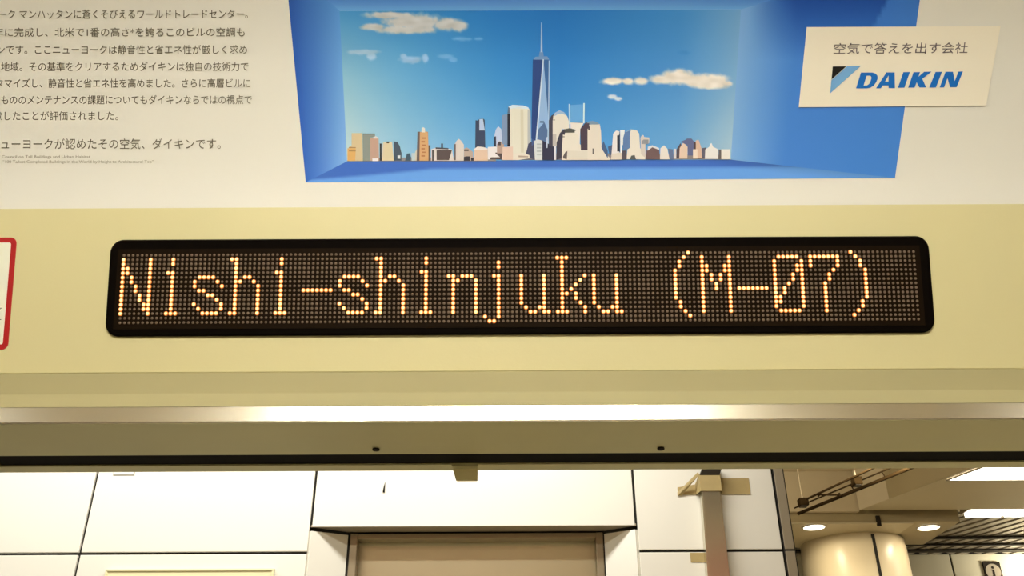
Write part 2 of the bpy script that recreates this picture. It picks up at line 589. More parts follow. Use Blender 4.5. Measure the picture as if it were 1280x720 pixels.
IT = (424.5, 13.5), (926, 11.8), (913.4, 199.6), (434, 201.6)       # picture corners: tl tr br bl
OT = (356, -48), (1158, -60), (1118.6, 222.4), (382.3, 228)          # outer corners of the blue box
bx = Print(0.0003)
bx.patch((OT[0], IT[0], IT[3], OT[3]), ((38, 84, 160), (92, 152, 208), (138, 184, 228), (52, 102, 186)), 16, 40)


def f_bottom(x, y, u, w):
    lo = (104, 160, 222)
    d = (64, 108, 186)
    edge = 0.30 + 0.5 * max(0, 1 - u / 0.22)
    k = min(1, max(0, (w - edge) / 0.16))
    c = [a + (b - a) * k for a, b in zip(d, lo)]
    if u > 0.86:
        c = [a * (1 - 0.10 * (u - 0.86) / 0.14) for a in c]
    return c


bx.patch((IT[3], IT[2], OT[2], OT[3]), None, 60, 14, f_bottom)


def f_top(x, y, u, w):
    k = w ** 3
    c = [a + (b - a) * k for a, b in zip((52, 102, 182), (112, 170, 216))]
    if u > 0.8:
        q = (u - 0.8) / 0.2 * (1 - w)
        c = [a + (b - a) * q * 0.8 for a, b in zip(c, (30, 78, 160))]
    return c


bx.patch((OT[0], OT[1], IT[1], IT[0]), None, 50, 16, f_top)


def f_right(x, y, u, w):
    s = min(1, u / 0.33)
    c = [a + (b - a) * s for a, b in zip((130, 176, 216), (72, 132, 204))]
    dk = max(0, 1 - ((y + 10) / 85)) if y > -10 else 1
    q = min(1, max(0, (x - 935) / 60)) * dk
    tri = x - (1108 - (y / 33) * 18)
    if tri > 0 and y < 45:
        q *= max(0.25, 1 - tri / 4)
    c = [a + (b - a) * q for a, b in zip(c, (22, 70, 150))]
    low = max(0, (y - 120) / 100) * max(0, min(1, (x - 1000) / 60))
    c = [a + (b - a) * low for a, b in zip(c, (70, 132, 204))]
    return c


bx.patch((IT[1], OT[1], OT[2], IT[2]), None, 50, 70, f_right)
pic = bx.build('printed_blue_box', poster)

sky = Print(0.0005)
SX = [424, 500, 560, 620, 700, 850, 926]
SKY = {14: [(78, 152, 200), (58, 140, 196), (48, 132, 194), (40, 122, 190), (36, 116, 186), (66, 140, 198), (118, 168, 206)],
       100: [(150, 196, 208), (112, 176, 210), (88, 160, 206), (66, 146, 202), (52, 132, 196), (84, 150, 204), (134, 180, 210)],
       201: [(206, 222, 212), (158, 200, 214), (132, 186, 216), (112, 174, 214), (80, 154, 208), (116, 172, 210), (190, 208, 206)]}


def row_at(x, row):
    for i in range(len(SX) - 1):
        if x <= SX[i + 1] or i == len(SX) - 2:
            k = min(1, max(0, (x - SX[i]) / (SX[i + 1] - SX[i])))
            return [a + (b - a) * k for a, b in zip(row[i], row[i + 1])]


def zl(org, sc, lst):
    return [(org[0] + e[0] / sc, org[1] + e[1] / sc, e[2] / sc, e[3] / sc) for e in lst]


CLOUDS = [
    (zl((430, 0), 7.11, [(620, 195, 290, 75), (400, 135, 230, 32), (900, 215, 130, 62), (1015, 228, 85, 55), (560, 262, 300, 42), (270, 240, 120, 34)]),
     (222, 212, 196), 0.92),
    (zl((430, 0), 7.11, [(180, 462, 160, 24), (245, 495, 45, 40)]), (188, 210, 220), 0.75),
    (zl((430, 0), 7.11, [(600, 530, 105, 34), (722, 520, 28, 46), (530, 500, 30, 30)]), (180, 206, 224), 0.75),
    (zl((430, 0), 7.11, [(900, 500, 70, 22), (970, 530, 40, 22), (1050, 345, 90, 18), (1190, 345, 40, 16)]), (150, 194, 224), 0.55),
    (zl((740, 75), 6.737, [(170, 180, 95, 30), (300, 180, 55, 30), (410, 178, 70, 32), (590, 165, 115, 42), (720, 142, 150, 68), (900, 172, 180, 62),
                           (1040, 172, 115, 58), (1000, 215, 170, 32), (1140, 198, 55, 24)]), (249, 236, 214), 1.0),
    (zl((740, 75), 6.737, [(170, 308, 42, 22), (220, 325, 36, 15)]), (232, 238, 240), 0.95),
    (zl((840, 0), 1.0, [(15, 66, 9, 3)]), (70, 145, 205), 0.5),
]


def f_sky(x, y, u, w):
    a, b, k = (SKY[14], SKY[100], (y - 14) / 86) if y < 100 else (SKY[100], SKY[201], (y - 100) / 101)
    k = min(1, max(0, k))
    c = [p + (q - p) * k for p, q in zip(row_at(x, a), row_at(x, b))]
    wob = noise.fractal(Vector((x * 0.13, y * 0.16, 1.7)), 0.9, 2.0, 3) * 0.22
    for els, col, amt in CLOUDS:
        m = 0.0
        for ex, ey, rx, ry in els:
            d = math.hypot((x - ex) / rx, (y - ey) / ry)
            m = max(m, min(1, max(0, (1.16 + wob - d) / 0.5)))
        if m > 0:
            hgt = noise.noise(Vector((x * 0.07, y * 0.16, 5.0))) * 22 - 6
            cc = [v + hgt for v in col]
            m *= amt
            c = [p + (q - p) * m for p, q in zip(c, cc)]
    return c


sky.patch(IT, None, 340, 130, f_sky)
skyo = sky.build('printed_sky', pic)

bld = Print(0.0007)
C3, C4, C5, C8 = ((430, 120), 6.737), ((590, 100), 6.547), ((730, 110), 6.4), ((600, 20), 3.787)
order = [0]


def B(C, pts, col):
    order[0] += 1
    (ox, oy), s = C
    bld.poly([(ox + x / s, oy + y / s) for x, y in pts], col, order[0] * 4e-6)


def rect(x0, y0, x1, y1):
    return [(x0, y0), (x1, y0), (x1, y1), (x0, y1)]


B(C3, [(30, 520), (1280, 515), (1280, 548), (30, 548)], (150, 142, 136))
B(C4, [(240, 600), (1244, 600), (1244, 652), (240, 655)], (128, 122, 124))
B(C5, [(190, 530), (1165, 535), (1165, 570), (190, 572)], (150, 138, 132))
B(C3, [(65, 312), (155, 312), (160, 548), (35, 548), (40, 430), (65, 420)], (218, 194, 146))
B(C3, rect(78, 322, 130, 340), (116, 106, 88))
B(C3, [(30, 440), (100, 440), (95, 545), (30, 545)], (226, 174, 100))
for yy in (430, 458, 486):
    B(C3, rect(42, yy, 100, yy + 8), (170, 130, 80))
B(C3, [(158, 320), (262, 320), (262, 345), (222, 350), (222, 545), (160, 545)], (142, 148, 134))
B(C3, rect(158, 316, 262, 324), (92, 96, 90))
B(C3, [(222, 354), (292, 352), (296, 545), (222, 545)], (196, 158, 134))
B(C3, [(248, 345), (268, 338), (290, 350), (290, 358), (248, 358)], (226, 214, 204))
B(C3, rect(240, 525, 290, 548), (245, 235, 225))
B(C3, rect(302, 400, 318, 545), (60, 60, 60))
B(C3, [(330, 390), (405, 385), (420, 545), (320, 545)], (226, 206, 162))
B(C3, [(357, 383), (383, 383), (380, 398), (360, 398)], (70, 65, 55))
B(C3, [(420, 382), (450, 386), (470, 420), (485, 480), (485, 545), (420, 545)], (74, 86, 98))
B(C3, rect(452, 500, 475, 528), (235, 235, 230))
B(C3, [(515, 545), (530, 485), (555, 482), (565, 515), (563, 545)], (68, 90, 102))
B(C3, rect(570, 480, 602, 545), (196, 206, 202))
B(C3, [(600, 470), (618, 440), (618, 545), (600, 545)], (222, 208, 180))
B(C3, [(620, 300), (640, 300), (640, 545), (612, 545)], (108, 94, 90))
B(C3, [(640, 302), (655, 300), (682, 298), (708, 302), (715, 545), (636, 545)], (216, 168, 114))
B(C3, [(655, 272), (668, 262), (682, 272), (684, 310), (653, 310)], (236, 226, 206))
for k in range(7):
    B(C3, rect(652 + 6 * (k % 2), 318 + 30 * k, 682 + 6 * (k % 2), 331 + 30 * k), (184, 122, 76))
B(C3, rect(712, 415, 728, 545), (100, 86, 80))
B(C3, [(735, 448), (790, 432), (910, 450), (925, 545), (735, 545)], (226, 212, 198))
B(C3, [(742, 455), (756, 455), (756, 545), (742, 545)], (70, 66, 66))
B(C3, [(780, 455), (910, 455), (885, 540), (780, 540)], (94, 80, 76))
B(C3, [(772, 432), (880, 438), (880, 450), (772, 446)], (80, 76, 80))
B(C3, rect(818, 400, 834, 445), (78, 78, 90))
B(C3, [(930, 410), (950, 375), (968, 360), (985, 375), (1010, 410), (1008, 545), (930, 545)], (222, 208, 192))
B(C3, rect(928, 405, 942, 540), (110, 100, 100))
B(C3, [(1010, 447), (1030, 432), (1050, 442), (1085, 470), (1090, 545), (1010, 545)], (192, 168, 148))
B(C3, rect(1012, 450, 1050, 464), (90, 80, 78))
B(C3, rect(1010, 508, 1060, 545), (60, 55, 60))
B(C3, rect(1070, 520, 1092, 545), (64, 60, 66))
B(C3, [(1108, 204), (1125, 206), (1140, 194), (1172, 190), (1185, 200), (1190, 440), (1105, 440)], (62, 72, 94))
B(C3, [(1140, 196), (1170, 192), (1188, 298), (1165, 290), (1150, 312), (1140, 300)], (192, 206, 222))
B(C3, [(1095, 447), (1130, 425), (1210, 442), (1212, 545), (1095, 545)], (226, 194, 164))
B(C3, [(1095, 447), (1125, 425), (1175, 430), (1210, 442), (1210, 452), (1095, 455)], (238, 224, 210))
B(C4, [(130, 548), (215, 545), (215, 600), (250, 600), (250, 650), (130, 650)], (236, 226, 216))
B(C4, [(150, 602), (200, 592), (245, 600), (245, 650), (150, 650)], (92, 78, 76))
B(C4, [(180, 470), (195, 405), (215, 378), (240, 402), (250, 540), (180, 540)], (196, 206, 222))
B(C4, [(178, 462), (196, 440), (198, 545), (178, 545)], (50, 60, 82))
B(C4, [(205, 525), (222, 500), (240, 505), (262, 525), (262, 600), (205, 600)], (188, 158, 138))
B(C4, rect(214, 508, 236, 535), (84, 74, 76))
B(C4, [(245, 288), (290, 276), (290, 535), (245, 522)], (130, 150, 176))
B(C4, [(310, 225), (330, 212), (400, 208), (460, 225), (475, 250), (480, 520), (440, 612), (335, 612), (310, 545)], (228, 220, 194))
B(C4, [(455, 240), (478, 250), (482, 530), (455, 560)], (188, 188, 180))
B(C4, [(396, 240), (420, 240), (424, 600), (400, 600)], (216, 206, 176))
B(C4, [(298, 218), (330, 203), (420, 208), (462, 224), (462, 236), (380, 222), (312, 236)], (212, 226, 230))
B(C4, [(296, 218), (310, 228), (310, 272), (290, 272)], (96, 116, 140))
B(C4, rect(290, 275, 312, 540), (42, 42, 54))
B(C4, [(250, 548), (335, 545), (335, 655), (250, 655)], (228, 198, 174))
B(C4, [(335, 600), (440, 602), (470, 615), (470, 640), (380, 655), (335, 655)], (232, 218, 194))
B(C4, [(380, 618), (460, 622), (460, 634), (380, 632)], (180, 160, 140))
B(C4, [(440, 605), (462, 520), (500, 498), (520, 500), (520, 655), (480, 642), (470, 615)], (74, 76, 98))
B(C4, [(488, 300), (512, 290), (512, 520), (488, 540)], (74, 96, 140))
# the tall glass tower
B(C8, [(250, 205), (300, 200), (292, 400), (268, 592), (243, 580)], (48, 74, 126))
B(C8, [(298, 203), (328, 208), (331, 480), (325, 622), (300, 622)], (62, 104, 154))
B(C8, [(300, 204), (322, 470), (320, 592), (264, 592)], (150, 182, 212))
B(C8, [(280, 520), (286, 488), (300, 492), (320, 540), (318, 604), (264, 604)], (86, 112, 148))
B(C8, [(297, 200), (303, 200), (270, 592), (263, 592)], (206, 220, 232))
B(C8, [(325, 210), (330, 210), (327, 480), (325, 622), (317, 622), (322, 480)], (172, 198, 218))
B(C8, [(262, 192), (318, 190), (328, 206), (252, 206)], (118, 150, 186))
B(C8, [(282, 168), (298, 168), (302, 194), (278, 194)], (112, 148, 188))
B(C8, [(289, 30), (293, 30), (295.5, 172), (286.5, 172)], (176, 198, 218))
B(C4, [(570, 490), (620, 520), (680, 545), (680, 655), (575, 655)], (54, 54, 74))
B(C4, [(505, 500), (540, 486), (575, 496), (575, 655), (515, 655)], (216, 216, 206))
for yy in (520, 548, 576, 604):
    B(C4, rect(530, yy, 566, yy + 12), (178, 184, 180))
B(C4, [(608, 470), (622, 462), (618, 556), (608, 556)], (196, 206, 216))
B(C4, [(628, 330), (650, 290), (690, 265), (690, 560), (655, 545), (628, 540)], (74, 70, 82))
B(C4, [(660, 302), (680, 268), (710, 252), (750, 266), (780, 300), (795, 345), (795, 400), (740, 402), (700, 480), (695, 542), (660, 542)],
  (230, 220, 198))
B(C4, [(660, 305), (688, 262), (715, 247), (752, 262), (778, 294), (745, 278), (700, 280)], (158, 184, 206))
B(C4, rect(664, 310, 678, 330), (90, 86, 88))
B(C4, rect(660, 430, 690, 540), (196, 186, 172))
B(C4, rect(672, 540, 688, 655), (226, 222, 216))
B(C4, [(805, 205), (908, 198), (908, 345), (805, 345)], (104, 166, 212))
B(C4, [(790, 195), (803, 195), (805, 360), (793, 360)], (178, 214, 236))
B(C4, [(910, 188), (922, 188), (920, 352), (908, 352)], (214, 234, 244))
B(C4, [(805, 347), (912, 352), (885, 402), (880, 540), (840, 540), (840, 402), (805, 400)], (236, 226, 206))
B(C4, [(692, 510), (720, 432), (750, 405), (762, 420), (740, 560), (735, 640), (690, 652)], (68, 64, 76))
B(C4, [(722, 434), (750, 404), (800, 394), (845, 408), (858, 432)], (86, 86, 78))
B(C4, [(745, 432), (855, 430), (875, 480), (880, 520), (895, 540), (895, 575), (945, 575), (945, 655), (735, 655), (735, 560)], (234, 222, 198))
B(C4, rect(742, 445, 758, 468), (120, 106, 98))
B(C4, [(745, 602), (780, 580), (780, 650), (745, 642)], (96, 86, 86))
B(C4, [(885, 402), (925, 352), (960, 340), (950, 575), (890, 575)], (80, 66, 76))
B(C4, [(945, 366), (1045, 360), (1055, 420), (1060, 560), (1090, 600), (1130, 640), (1125, 655), (945, 655)], (232, 218, 194))
B(C4, [(930, 364), (950, 340), (985, 334), (1025, 345), (1048, 364)], (128, 150, 166))
B(C4, rect(950, 380, 964, 410), (96, 84, 84))
B(C4, rect(985, 560, 998, 610), (110, 100, 96))
B(C4, [(780, 578), (945, 582), (945, 655), (775, 655)], (226, 214, 190))
B(C5, [(138, 470), (155, 424), (188, 500), (190, 562), (150, 500)], (78, 98, 130))
B(C5, [(190, 470), (225, 455), (225, 520), (205, 548)], (78, 94, 122))
B(C5, [(232, 365), (256, 340), (282, 345), (282, 520), (218, 545)], (236, 226, 212))
B(C5, rect(264, 352, 286, 512), (54, 58, 70))
B(C5, [(288, 335), (325, 335), (315, 440), (302, 470), (302, 520), (290, 520)], (236, 236, 232))
B(C5, [(225, 520), (300, 515), (300, 572), (212, 572)], (226, 212, 188))
B(C5, [(325, 352), (370, 332), (366, 490), (310, 490), (312, 400)], (100, 130, 170))
B(C5, [(365, 345), (385, 330), (420, 335), (440, 365), (448, 480), (480, 530), (490, 570), (340, 570), (345, 492), (365, 480)], (236, 224, 200))
B(C5, [(330, 350), (375, 326), (420, 335), (432, 352), (365, 356)], (150, 176, 192))
B(C5, rect(305, 500, 340, 570), (84, 78, 84))
B(C5, [(366, 570), (376, 542), (404, 536), (414, 570)], (90, 92, 86))
B(C5, [(450, 398), (462, 378), (474, 376), (480, 392), (522, 396), (520, 440), (490, 452), (492, 560), (455, 530)], (216, 202, 184))
B(C5, rect(460, 412, 514, 448), (152, 152, 152))
B(C5, [(498, 500), (545, 470), (600, 490), (606, 570), (495, 570)], (114, 90, 86))
B(C5, [(510, 470), (545, 458), (600, 480), (600, 496), (545, 474), (508, 502)], (236, 228, 218))
B(C5, [(610, 482), (640, 458), (665, 486), (682, 570), (606, 570)], (240, 228, 208))
B(C5, [(670, 485), (710, 490), (716, 570), (685, 570)], (104, 120, 150))
B(C5, rect(716, 486, 736, 566), (226, 216, 204))
B(C5, [(770, 430), (815, 412), (820, 404), (858, 404), (880, 430), (880, 540), (830, 540), (825, 460), (790, 440)], (104, 108, 140))
B(C5, [(738, 492), (770, 440), (778, 462), (766, 560), (738, 560)], (90, 76, 82))
B(C5, [(764, 480), (790, 440), (808, 450), (827, 472), (825, 565), (760, 565)], (232, 202, 172))
B(C5, [(892, 420), (915, 414), (937, 480), (942, 560), (890, 560)], (226, 188, 158))
B(C5, rect(876, 430, 893, 490), (80, 62, 66))
B(C5, rect(870, 490, 906, 565), (242, 218, 190))
B(C5, [(940, 482), (975, 475), (970, 560), (945, 560)], (100, 96, 106))
B(C5, [(968, 492), (1000, 470), (1008, 446), (1018, 440), (1030, 470), (1070, 490), (1070, 568), (965, 568)], (242, 234, 218))
B(C5, rect(1075, 492, 1098, 568), (110, 100, 96))
B(C5, rect(1096, 490, 1166, 569), (240, 230, 212))
bld.build('printed_buildings', pic)


def grid_quad(quad, off, nx=6, ny=12):
    tl, tr, br, bl = [Vector(p) for p in quad]
    v, f = [], []
    for j in range(ny + 1):
        for i in range(nx + 1):
            p = tl.lerp(tr, i / nx).lerp(bl.lerp(br, i / nx), j / ny)
            v.append(surf(p.x, p.y, off))
    for j in range(ny):
        for i in range(nx):
            a = j * (nx + 1) + i
            f.append((a, a + nx + 1, a + nx + 2, a + 1))
    return v, f


v, f = grid_quad(((1008, 33.5), (1250, 32.5), (1232, 132), (998, 134)), 0.0011)
card = pydata('logo_card', v, f, panel_white, poster, smooth=True)


def ink_polys(name, polys, C, off, material, parent):
    """polys: list of (outline, [holes]) in zoomed picture coordinates"""
    (ox, oy), s = C
    v, f = [], []
    from mathutils.geometry import tessellate_polygon
    for rings in polys:
        flat, loops = [], []
        for r in rings:
            loops.append([Vector((x, y, 0)) for x, y in r])
            flat += r
        n0 = len(v)
        v += [surf(ox + x / s, oy + y / s, off) for x, y in flat]
        for t in tessellate_polygon(loops):
            f.append(tuple(n0 + k for k in t))
    return pydata(name, v, f, material, parent)


CL = ((1030, 74), 14.222)
CR = ((1115, 74), 14.222)
ink_polys('logo_triangle', [[[(146, 128), (388, 124), (126, 356)]]], CL, 0.0014, logo_black, card)
ink_polys('logo_stripe', [[[(400, 124), (650, 114), (100, 606), (122, 372)]]], CL, 0.0014, logo_pale, card)
dD = [(560, 516), (648, 234), (850, 234), (905, 250), (940, 290), (945, 340), (920, 405), (875, 465), (815, 505), (740, 516)]
dI = [(695, 465), (748, 292), (800, 290), (828, 302), (834, 335), (815, 395), (790, 440), (755, 462)]
aO = [(915, 515), (1100, 232), (1246, 232), (1252, 512), (1140, 512), (1135, 462), (1035, 464), (1000, 514)]
aI = [(1075, 395), (1138, 286), (1136, 395)]
l1 = [[dD, dI], [aO, aI]]
lt = ink_polys('logo_lettering', l1, CL, 0.0014, logo_blue, card)
l2 = [[[(95, 505), (192, 228), (308, 226), (210, 503)]],
      [[(278, 503), (372, 228), (488, 226), (458, 312), (560, 222), (692, 218), (528, 345), (596, 498), (478, 500), (428, 405), (392, 502)]],
      [[(650, 500), (764, 224), (878, 222), (770, 498)]],
      [[(836, 499), (940, 222), (1072, 220), (1105, 385), (1168, 218), (1250, 214), (1138, 494), (1020, 496), (975, 335), (915, 498)]]]
ink_polys('logo_lettering', l2, CR, 0.0014, logo_blue, card)


def text_print(name, body, x0, x1, yc, hpx, off, material, parent, slope=-0.001, slant=0.0):
    """set one line of type between two picture positions; hpx = height of an em in pixels"""
    cu = bpy.data.curves.new(name, 'FONT')
    cu.body = body
    cu.resolution_u = 3
    o = bpy.data.objects.new(name, cu)
    COL.objects.link(o)
    dg = bpy.context.evaluated_depsgraph_get()
    ev = o.evaluated_get(dg)
    me = ev.to_mesh()
    vs = [Vector(q.co) for q in me.vertices]
    fs = [tuple(p.vertices) for p in me.polygons]
    ev.to_mesh_clear()
    bpy.data.objects.remove(o)
    bpy.data.curves.remove(cu)
    lx0, lx1 = min(q.x for q in vs), max(q.x for q in vs)
    ly0, ly1 = min(q.y for q in vs), max(q.y for q in vs)
    lm = (ly0 + ly1) / 2
    hs = hpx / (ly1 - ly0)
    out = []
    for q in vs:
        px = x0 + (q.x - lx0) / (lx1 - lx0) * (x1 - x0) + slant * (q.y - lm) * hs
        py = yc - (q.y - lm) * hs + slope * (px - x0)
        out.append(surf(px, py, off))
    return pydata(name, out, fs, material, parent)


LINES = [('ーク マンハッタンに蒼くそびえるワールドトレードセンター。', -1, 310, 17.6, 11.5),
         ('年に完成し、北米で1番の高さ*を誇るこのビルの空調も', -7, 306, 40.2, 11.5),
         ('ンです。ここニューヨークは静音性と省エネ性が厳しく求め', -3, 309, 62.0, 11.5),
         ('る地域。その基準をクリアするためダイキンは独自の技術力で', -9, 311, 83.3, 11.5),
         ('タマイズし、静音性と省エネ性を高めました。さらに高層ビルに', -5, 313, 104.0, 11.5),
         ('もののメンテナンスの課題についてもダイキンならではの視点で', 2, 315, 124.8, 11.5),
         ('慮したことが評価されました。', -8, 148, 144.8, 11.5),
         ('ューヨークが認めたその空気、ダイキンです。', 2, 276, 180.0, 13.5)]
for body, x0, x1, yc, h in LINES:
    text_print('text_line', body, x0, x1, yc, h, 0.0005, ink, poster)
text_print('text_line', '* Council on Tall Buildings and Urban Habitat', -2, 113, 196.3, 4.6, 0.0005, ink_small, poster)
text_print('text_line', '"100 Tallest Completed Buildings in the World by Height to Architectural Top"', 4, 192, 202.6, 4.6, 0.0005, ink_small, poster)
text_print('slogan_text', '空気で答えを出す会社', 1042, 1209, 60.5, 14, 0.0014, ink_violet, card, slope=-0.006, slant=0.12)

# ================================================================ OBJECT: the LED display
GLYPH = {
    'N': {**{r: [0, 6] for r in range(1, 14)}, **{r: [0, 1 + (r - 3) // 2, 6] for r in range(3, 13)}},
    'i': {1: [3], 2: [3], 4: [2, 3], **{r: [3] for r in range(5, 13)}, 13: [2, 3, 4]},
    's': {5: [1, 2, 3, 4], 6: [0, 5], 7: [0, 6], 8: [1, 2], 9: [3, 4], 10: [5], 11: [0, 6], 12: [1, 6], 13: [2, 3, 4, 5]},
    'h': {1: [0, 1], 2: [1], 3: [1], 4: [1], 5: [1, 3, 4], 6: [1, 2, 5], **{r: [1, 6] for r in range(7, 13)}, 13: [0, 1, 6]},
    '-': {8: [0, 1, 2, 3, 4, 5, 6]},
    'n': {5: [0, 1, 3, 4, 5], 6: [1, 2, 6], **{r: [1, 6] for r in range(7, 14)}},
    'j': {2: [3], 3: [3], 5: [2, 3], **{r: [3] for r in range(6, 14)}, 14: [0, 3], 15: [1, 2]},
    'u': {**{r: [0, 5] for r in range(5, 12)}, 12: [1, 4, 5], 13: [2, 3, 5, 6]},
    'k': {1: [0, 1, 2], 2: [1], 3: [1], 4: [1], 5: [1, 6], 6: [1, 5], 7: [1, 4], 8: [1, 3], 9: [1, 2, 4], 10: [1, 4], 11: [1, 5], 12: [1, 6], 13: [0, 1, 2, 6]},
    '(': {0: [5], 1: [4], 2: [3], 3: [3], **{r: [2] for r in range(4, 11)}, 11: [3], 12: [3], 13: [4], 14: [5]},
    ')': {0: [1], 1: [2], 2: [3], 3: [3], **{r: [4] for r in range(4, 11)}, 11: [3], 12: [3], 13: [2], 14: [1]},
    'M': {**{r: [0, 6] for r in range(1, 14)}, 3: [0, 1, 5, 6], 4: [0, 1, 5, 6], 5: [0, 2, 4, 6], 6: [0, 2, 4, 6], 7: [0, 3, 6], 8: [0, 3, 6]},
    '0': {1: [1, 2, 3, 4, 5], 2: [0, 6], 3: [0, 5, 6], 4: [0, 5, 6], 5: [0, 4, 6], 6: [0, 4, 6], 7: [0, 3, 6], 8: [0, 2, 6], 9: [0, 2, 6], 10: [0, 1, 6],
          11: [0, 1, 6], 12: [0, 6], 13: [1, 2, 3, 4, 5]},
    '7': {1: [0, 1, 2, 3, 4, 5, 6], 2: [0, 6], 3: [0, 6], 4: [5], 5: [4], 6: [4], **{r: [3] for r in range(7, 14)}},
}
TEXT = 'Nishi-shinjuku (M-07)'
lit = set()
for k, ch in enumerate(TEXT):
    for r, cs in GLYPH.get(ch, {}).items():
        for c in cs:
            lit.add((8 * k + c, r))

sign = thing('led_display', 'long black LED matrix display with orange dot lettering above the door', 'display sign', surf(650, 418))


def sp_(px, py):
    return surf(px, py, 0.0)


def rounded(quad, radius, depth0, depth1, name, material, parent, n=8, bevel=0.0, hole=None):
    """rounded plate lying on the fascia between depth0 and depth1 above it"""
    tl, tr, br, bl = [sp_(*p) for p in quad]
    xl, xr = (tl.x + bl.x) / 2, (tr.x + br.x) / 2
    zt_, zb_ = (tl.z + tr.z) / 2, (bl.z + br.z) / 2

    def pt(x, z, d):
        k = (z - (E + zb)) / sign_dir.z
        return Vector((x, yb + sign_dir.y * k, z)) + sign_n * d

    H = (zt_ - zb_)
    ring = []
    for cx, cz, a0 in ((xr - radius, zt_ - radius, 0), (xl + radius, zt_ - radius, 90), (xl + radius, zb_ + radius, 180), (xr - radius, zb_ + radius, 270)):
        for i in range(n + 1):
            a = math.radians(a0 + 90 * i / n)
            ring.append((cx + radius * math.cos(a), cz + radius * math.sin(a)))
    bm = bmesh.new()
    m = len(ring)
    cxm, czm = (xl + xr) / 2, (zt_ + zb_) / 2
    layers = [(depth0, 0.0), (depth1 - bevel, 0.0)]
    if bevel:
        layers.append((depth1, bevel))
    rows = []
    for d, ins in layers:
        rows.append([bm.verts.new(pt(x - math.copysign(ins, x - cxm), z - math.copysign(ins, z - czm), d)) for x, z in ring])
    for a, b in zip(rows, rows[1:]):
        for i in range(m):
            j = (i + 1) % m
            bm.faces.new((a[i], a[j], b[j], b[i]))
    bm.faces.new(rows[0][::-1])
    bm.faces.new(rows[-1])
    return from_bm(name, bm, material, parent)


SQ = ((141.5, 300.5), (1157.5, 296), (1168.5, 416.3), (131.5, 420.8))
bezel = rounded(SQ, 0.0125, -0.002, 0.0045, 'bezel', bezel_black, sign, bevel=0.0015)
D00, D10, D11, D01 = sp_(158.3, 320.2), sp_(1138.8, 316.2), sp_(1145.7, 400.2), sp_(152.2, 403.8)
ux0, ux1 = (D00.x + D01.x) / 2, (D10.x + D11.x) / 2
vz1, vz0 = (D00.z + D10.z) / 2, (D01.z + D11.z) / 2


def on_sign(c, r, d):
    z = vz1 + (vz0 - vz1) * r / 15
    k = (z - (E + zb)) / sign_dir.z
    return Vector((ux0 + (ux1 - ux0) * c / 175, yb + sign_dir.y * k, z)) + sign_n * d


pitch = (ux1 - ux0) / 175
m_ = 1.4
scr = [on_sign(-m_, -m_, 0.0046), on_sign(175 + m_, -m_, 0.0046), on_sign(175 + m_, 15 + m_, 0.0046), on_sign(-m_, 15 + m_, 0.0046)]
screen = prism('screen', scr, sign_n * 0.0006, screen_black, sign)


def dots(cells, radius, name, material, parent, h, rim=None):
    v, f = [], []
    n = 10
    t1, t2 = Vector((1, 0, 0)), sign_dir
    for c, r in cells:
        b = on_sign(c, r, 0.0052)
        n0 = len(v)
        for rr, hh in ((1.0, 0.0), (0.66, 0.7)):
            for i in range(n):
                a = 2 * math.pi * i / n
                v.append(b + (t1 * math.cos(a) + t2 * math.sin(a)) * radius * rr + sign_n * h * hh)
        v.append(b + sign_n * h)
        for i in range(n):
            j = (i + 1) % n
            f.append((n0 + i, n0 + j, n0 + n + j, n0 + n + i))
            f.append((n0 + n + i, n0 + n + j, n0 + 2 * n))
    ob = pydata(name, v, f, material, parent, smooth=True)
    if rim is not None:
        ob.data.materials.append(rim)
        for i, p in enumerate(ob.data.polygons):
            p.material_index = 1 if i % 2 == 0 else 0
    return ob


off_cells = [(c, r) for c in range(176) for r in range(16) if (c, r) not in lit]
o = dots(off_cells, pitch * 0.31, 'unlit_dots', led_off, screen, 0.0006)
o['kind'] = 'stuff'
for k in range(len(TEXT)):
    cells = sorted(q for q in lit if 8 * k <= q[0] < 8 * k + 8)
    if cells:
        dots(cells, pitch * 0.49, 'lit_character', led_on, screen, 0.0010, led_rim)

# ================================================================ OBJECT: red framed sticker at the left
stk = thing('notice_sticker', 'red framed white notice sticker on the cream fascia, left of the LED display', 'sticker', surf(-30, 436))
rounded(((-150, 297.8), (22, 297.0), (9.5, 437), (-165, 437.8)), 0.006, -0.001, 0.0008, 'red_border', sticker_red, stk)
rounded(((-142, 304.2), (15.0, 303.4), (3.6, 430.6), (-157, 431.4)), 0.002, 0.0006, 0.0012, 'white_field', sticker_white, stk)
v, f = [], []
for y0, x1_ in ((385.0, 3.2), (386.8, 2.0), (399.2, 2.6)):
    n0 = len(v)
    for q in ((-60, y0), (x1_, y0), (x1_, y0 + 1.1), (-60, y0 + 1.1)):
        v.append(surf(q[0], q[1], 0.0015))
    f.append((n0, n0 + 1, n0 + 2, n0 + 3))
pydata('small_print', v, f, ink, stk)

# ================================================================ OBJECT: bracket under the outer lip
br = thing('door_bracket', 'small grey metal bracket hanging under the door header lip', 'bracket', at_y(582, 600, 0.94))
yb_ = 0.9400
pts = [at_y(565.5, 585, yb_), at_y(597.0, 585, yb_), at_y(597.0, 600.3, yb_), at_y(570.2, 600.5, yb_)]
pts[0].z = pts[1].z = ZS - 0.0005
prism('plate', pts, (0, 0.004, 0), mat('bracket_grey', (0.78, 0.72, 0.46), 0.5), br, bevel=0.0007)
box('mounting_flange', (pts[0].x, 0.9310, ZS - 0.0022), (pts[1].x, 0.9405, ZS - 0.0006), soffit_metal, br)

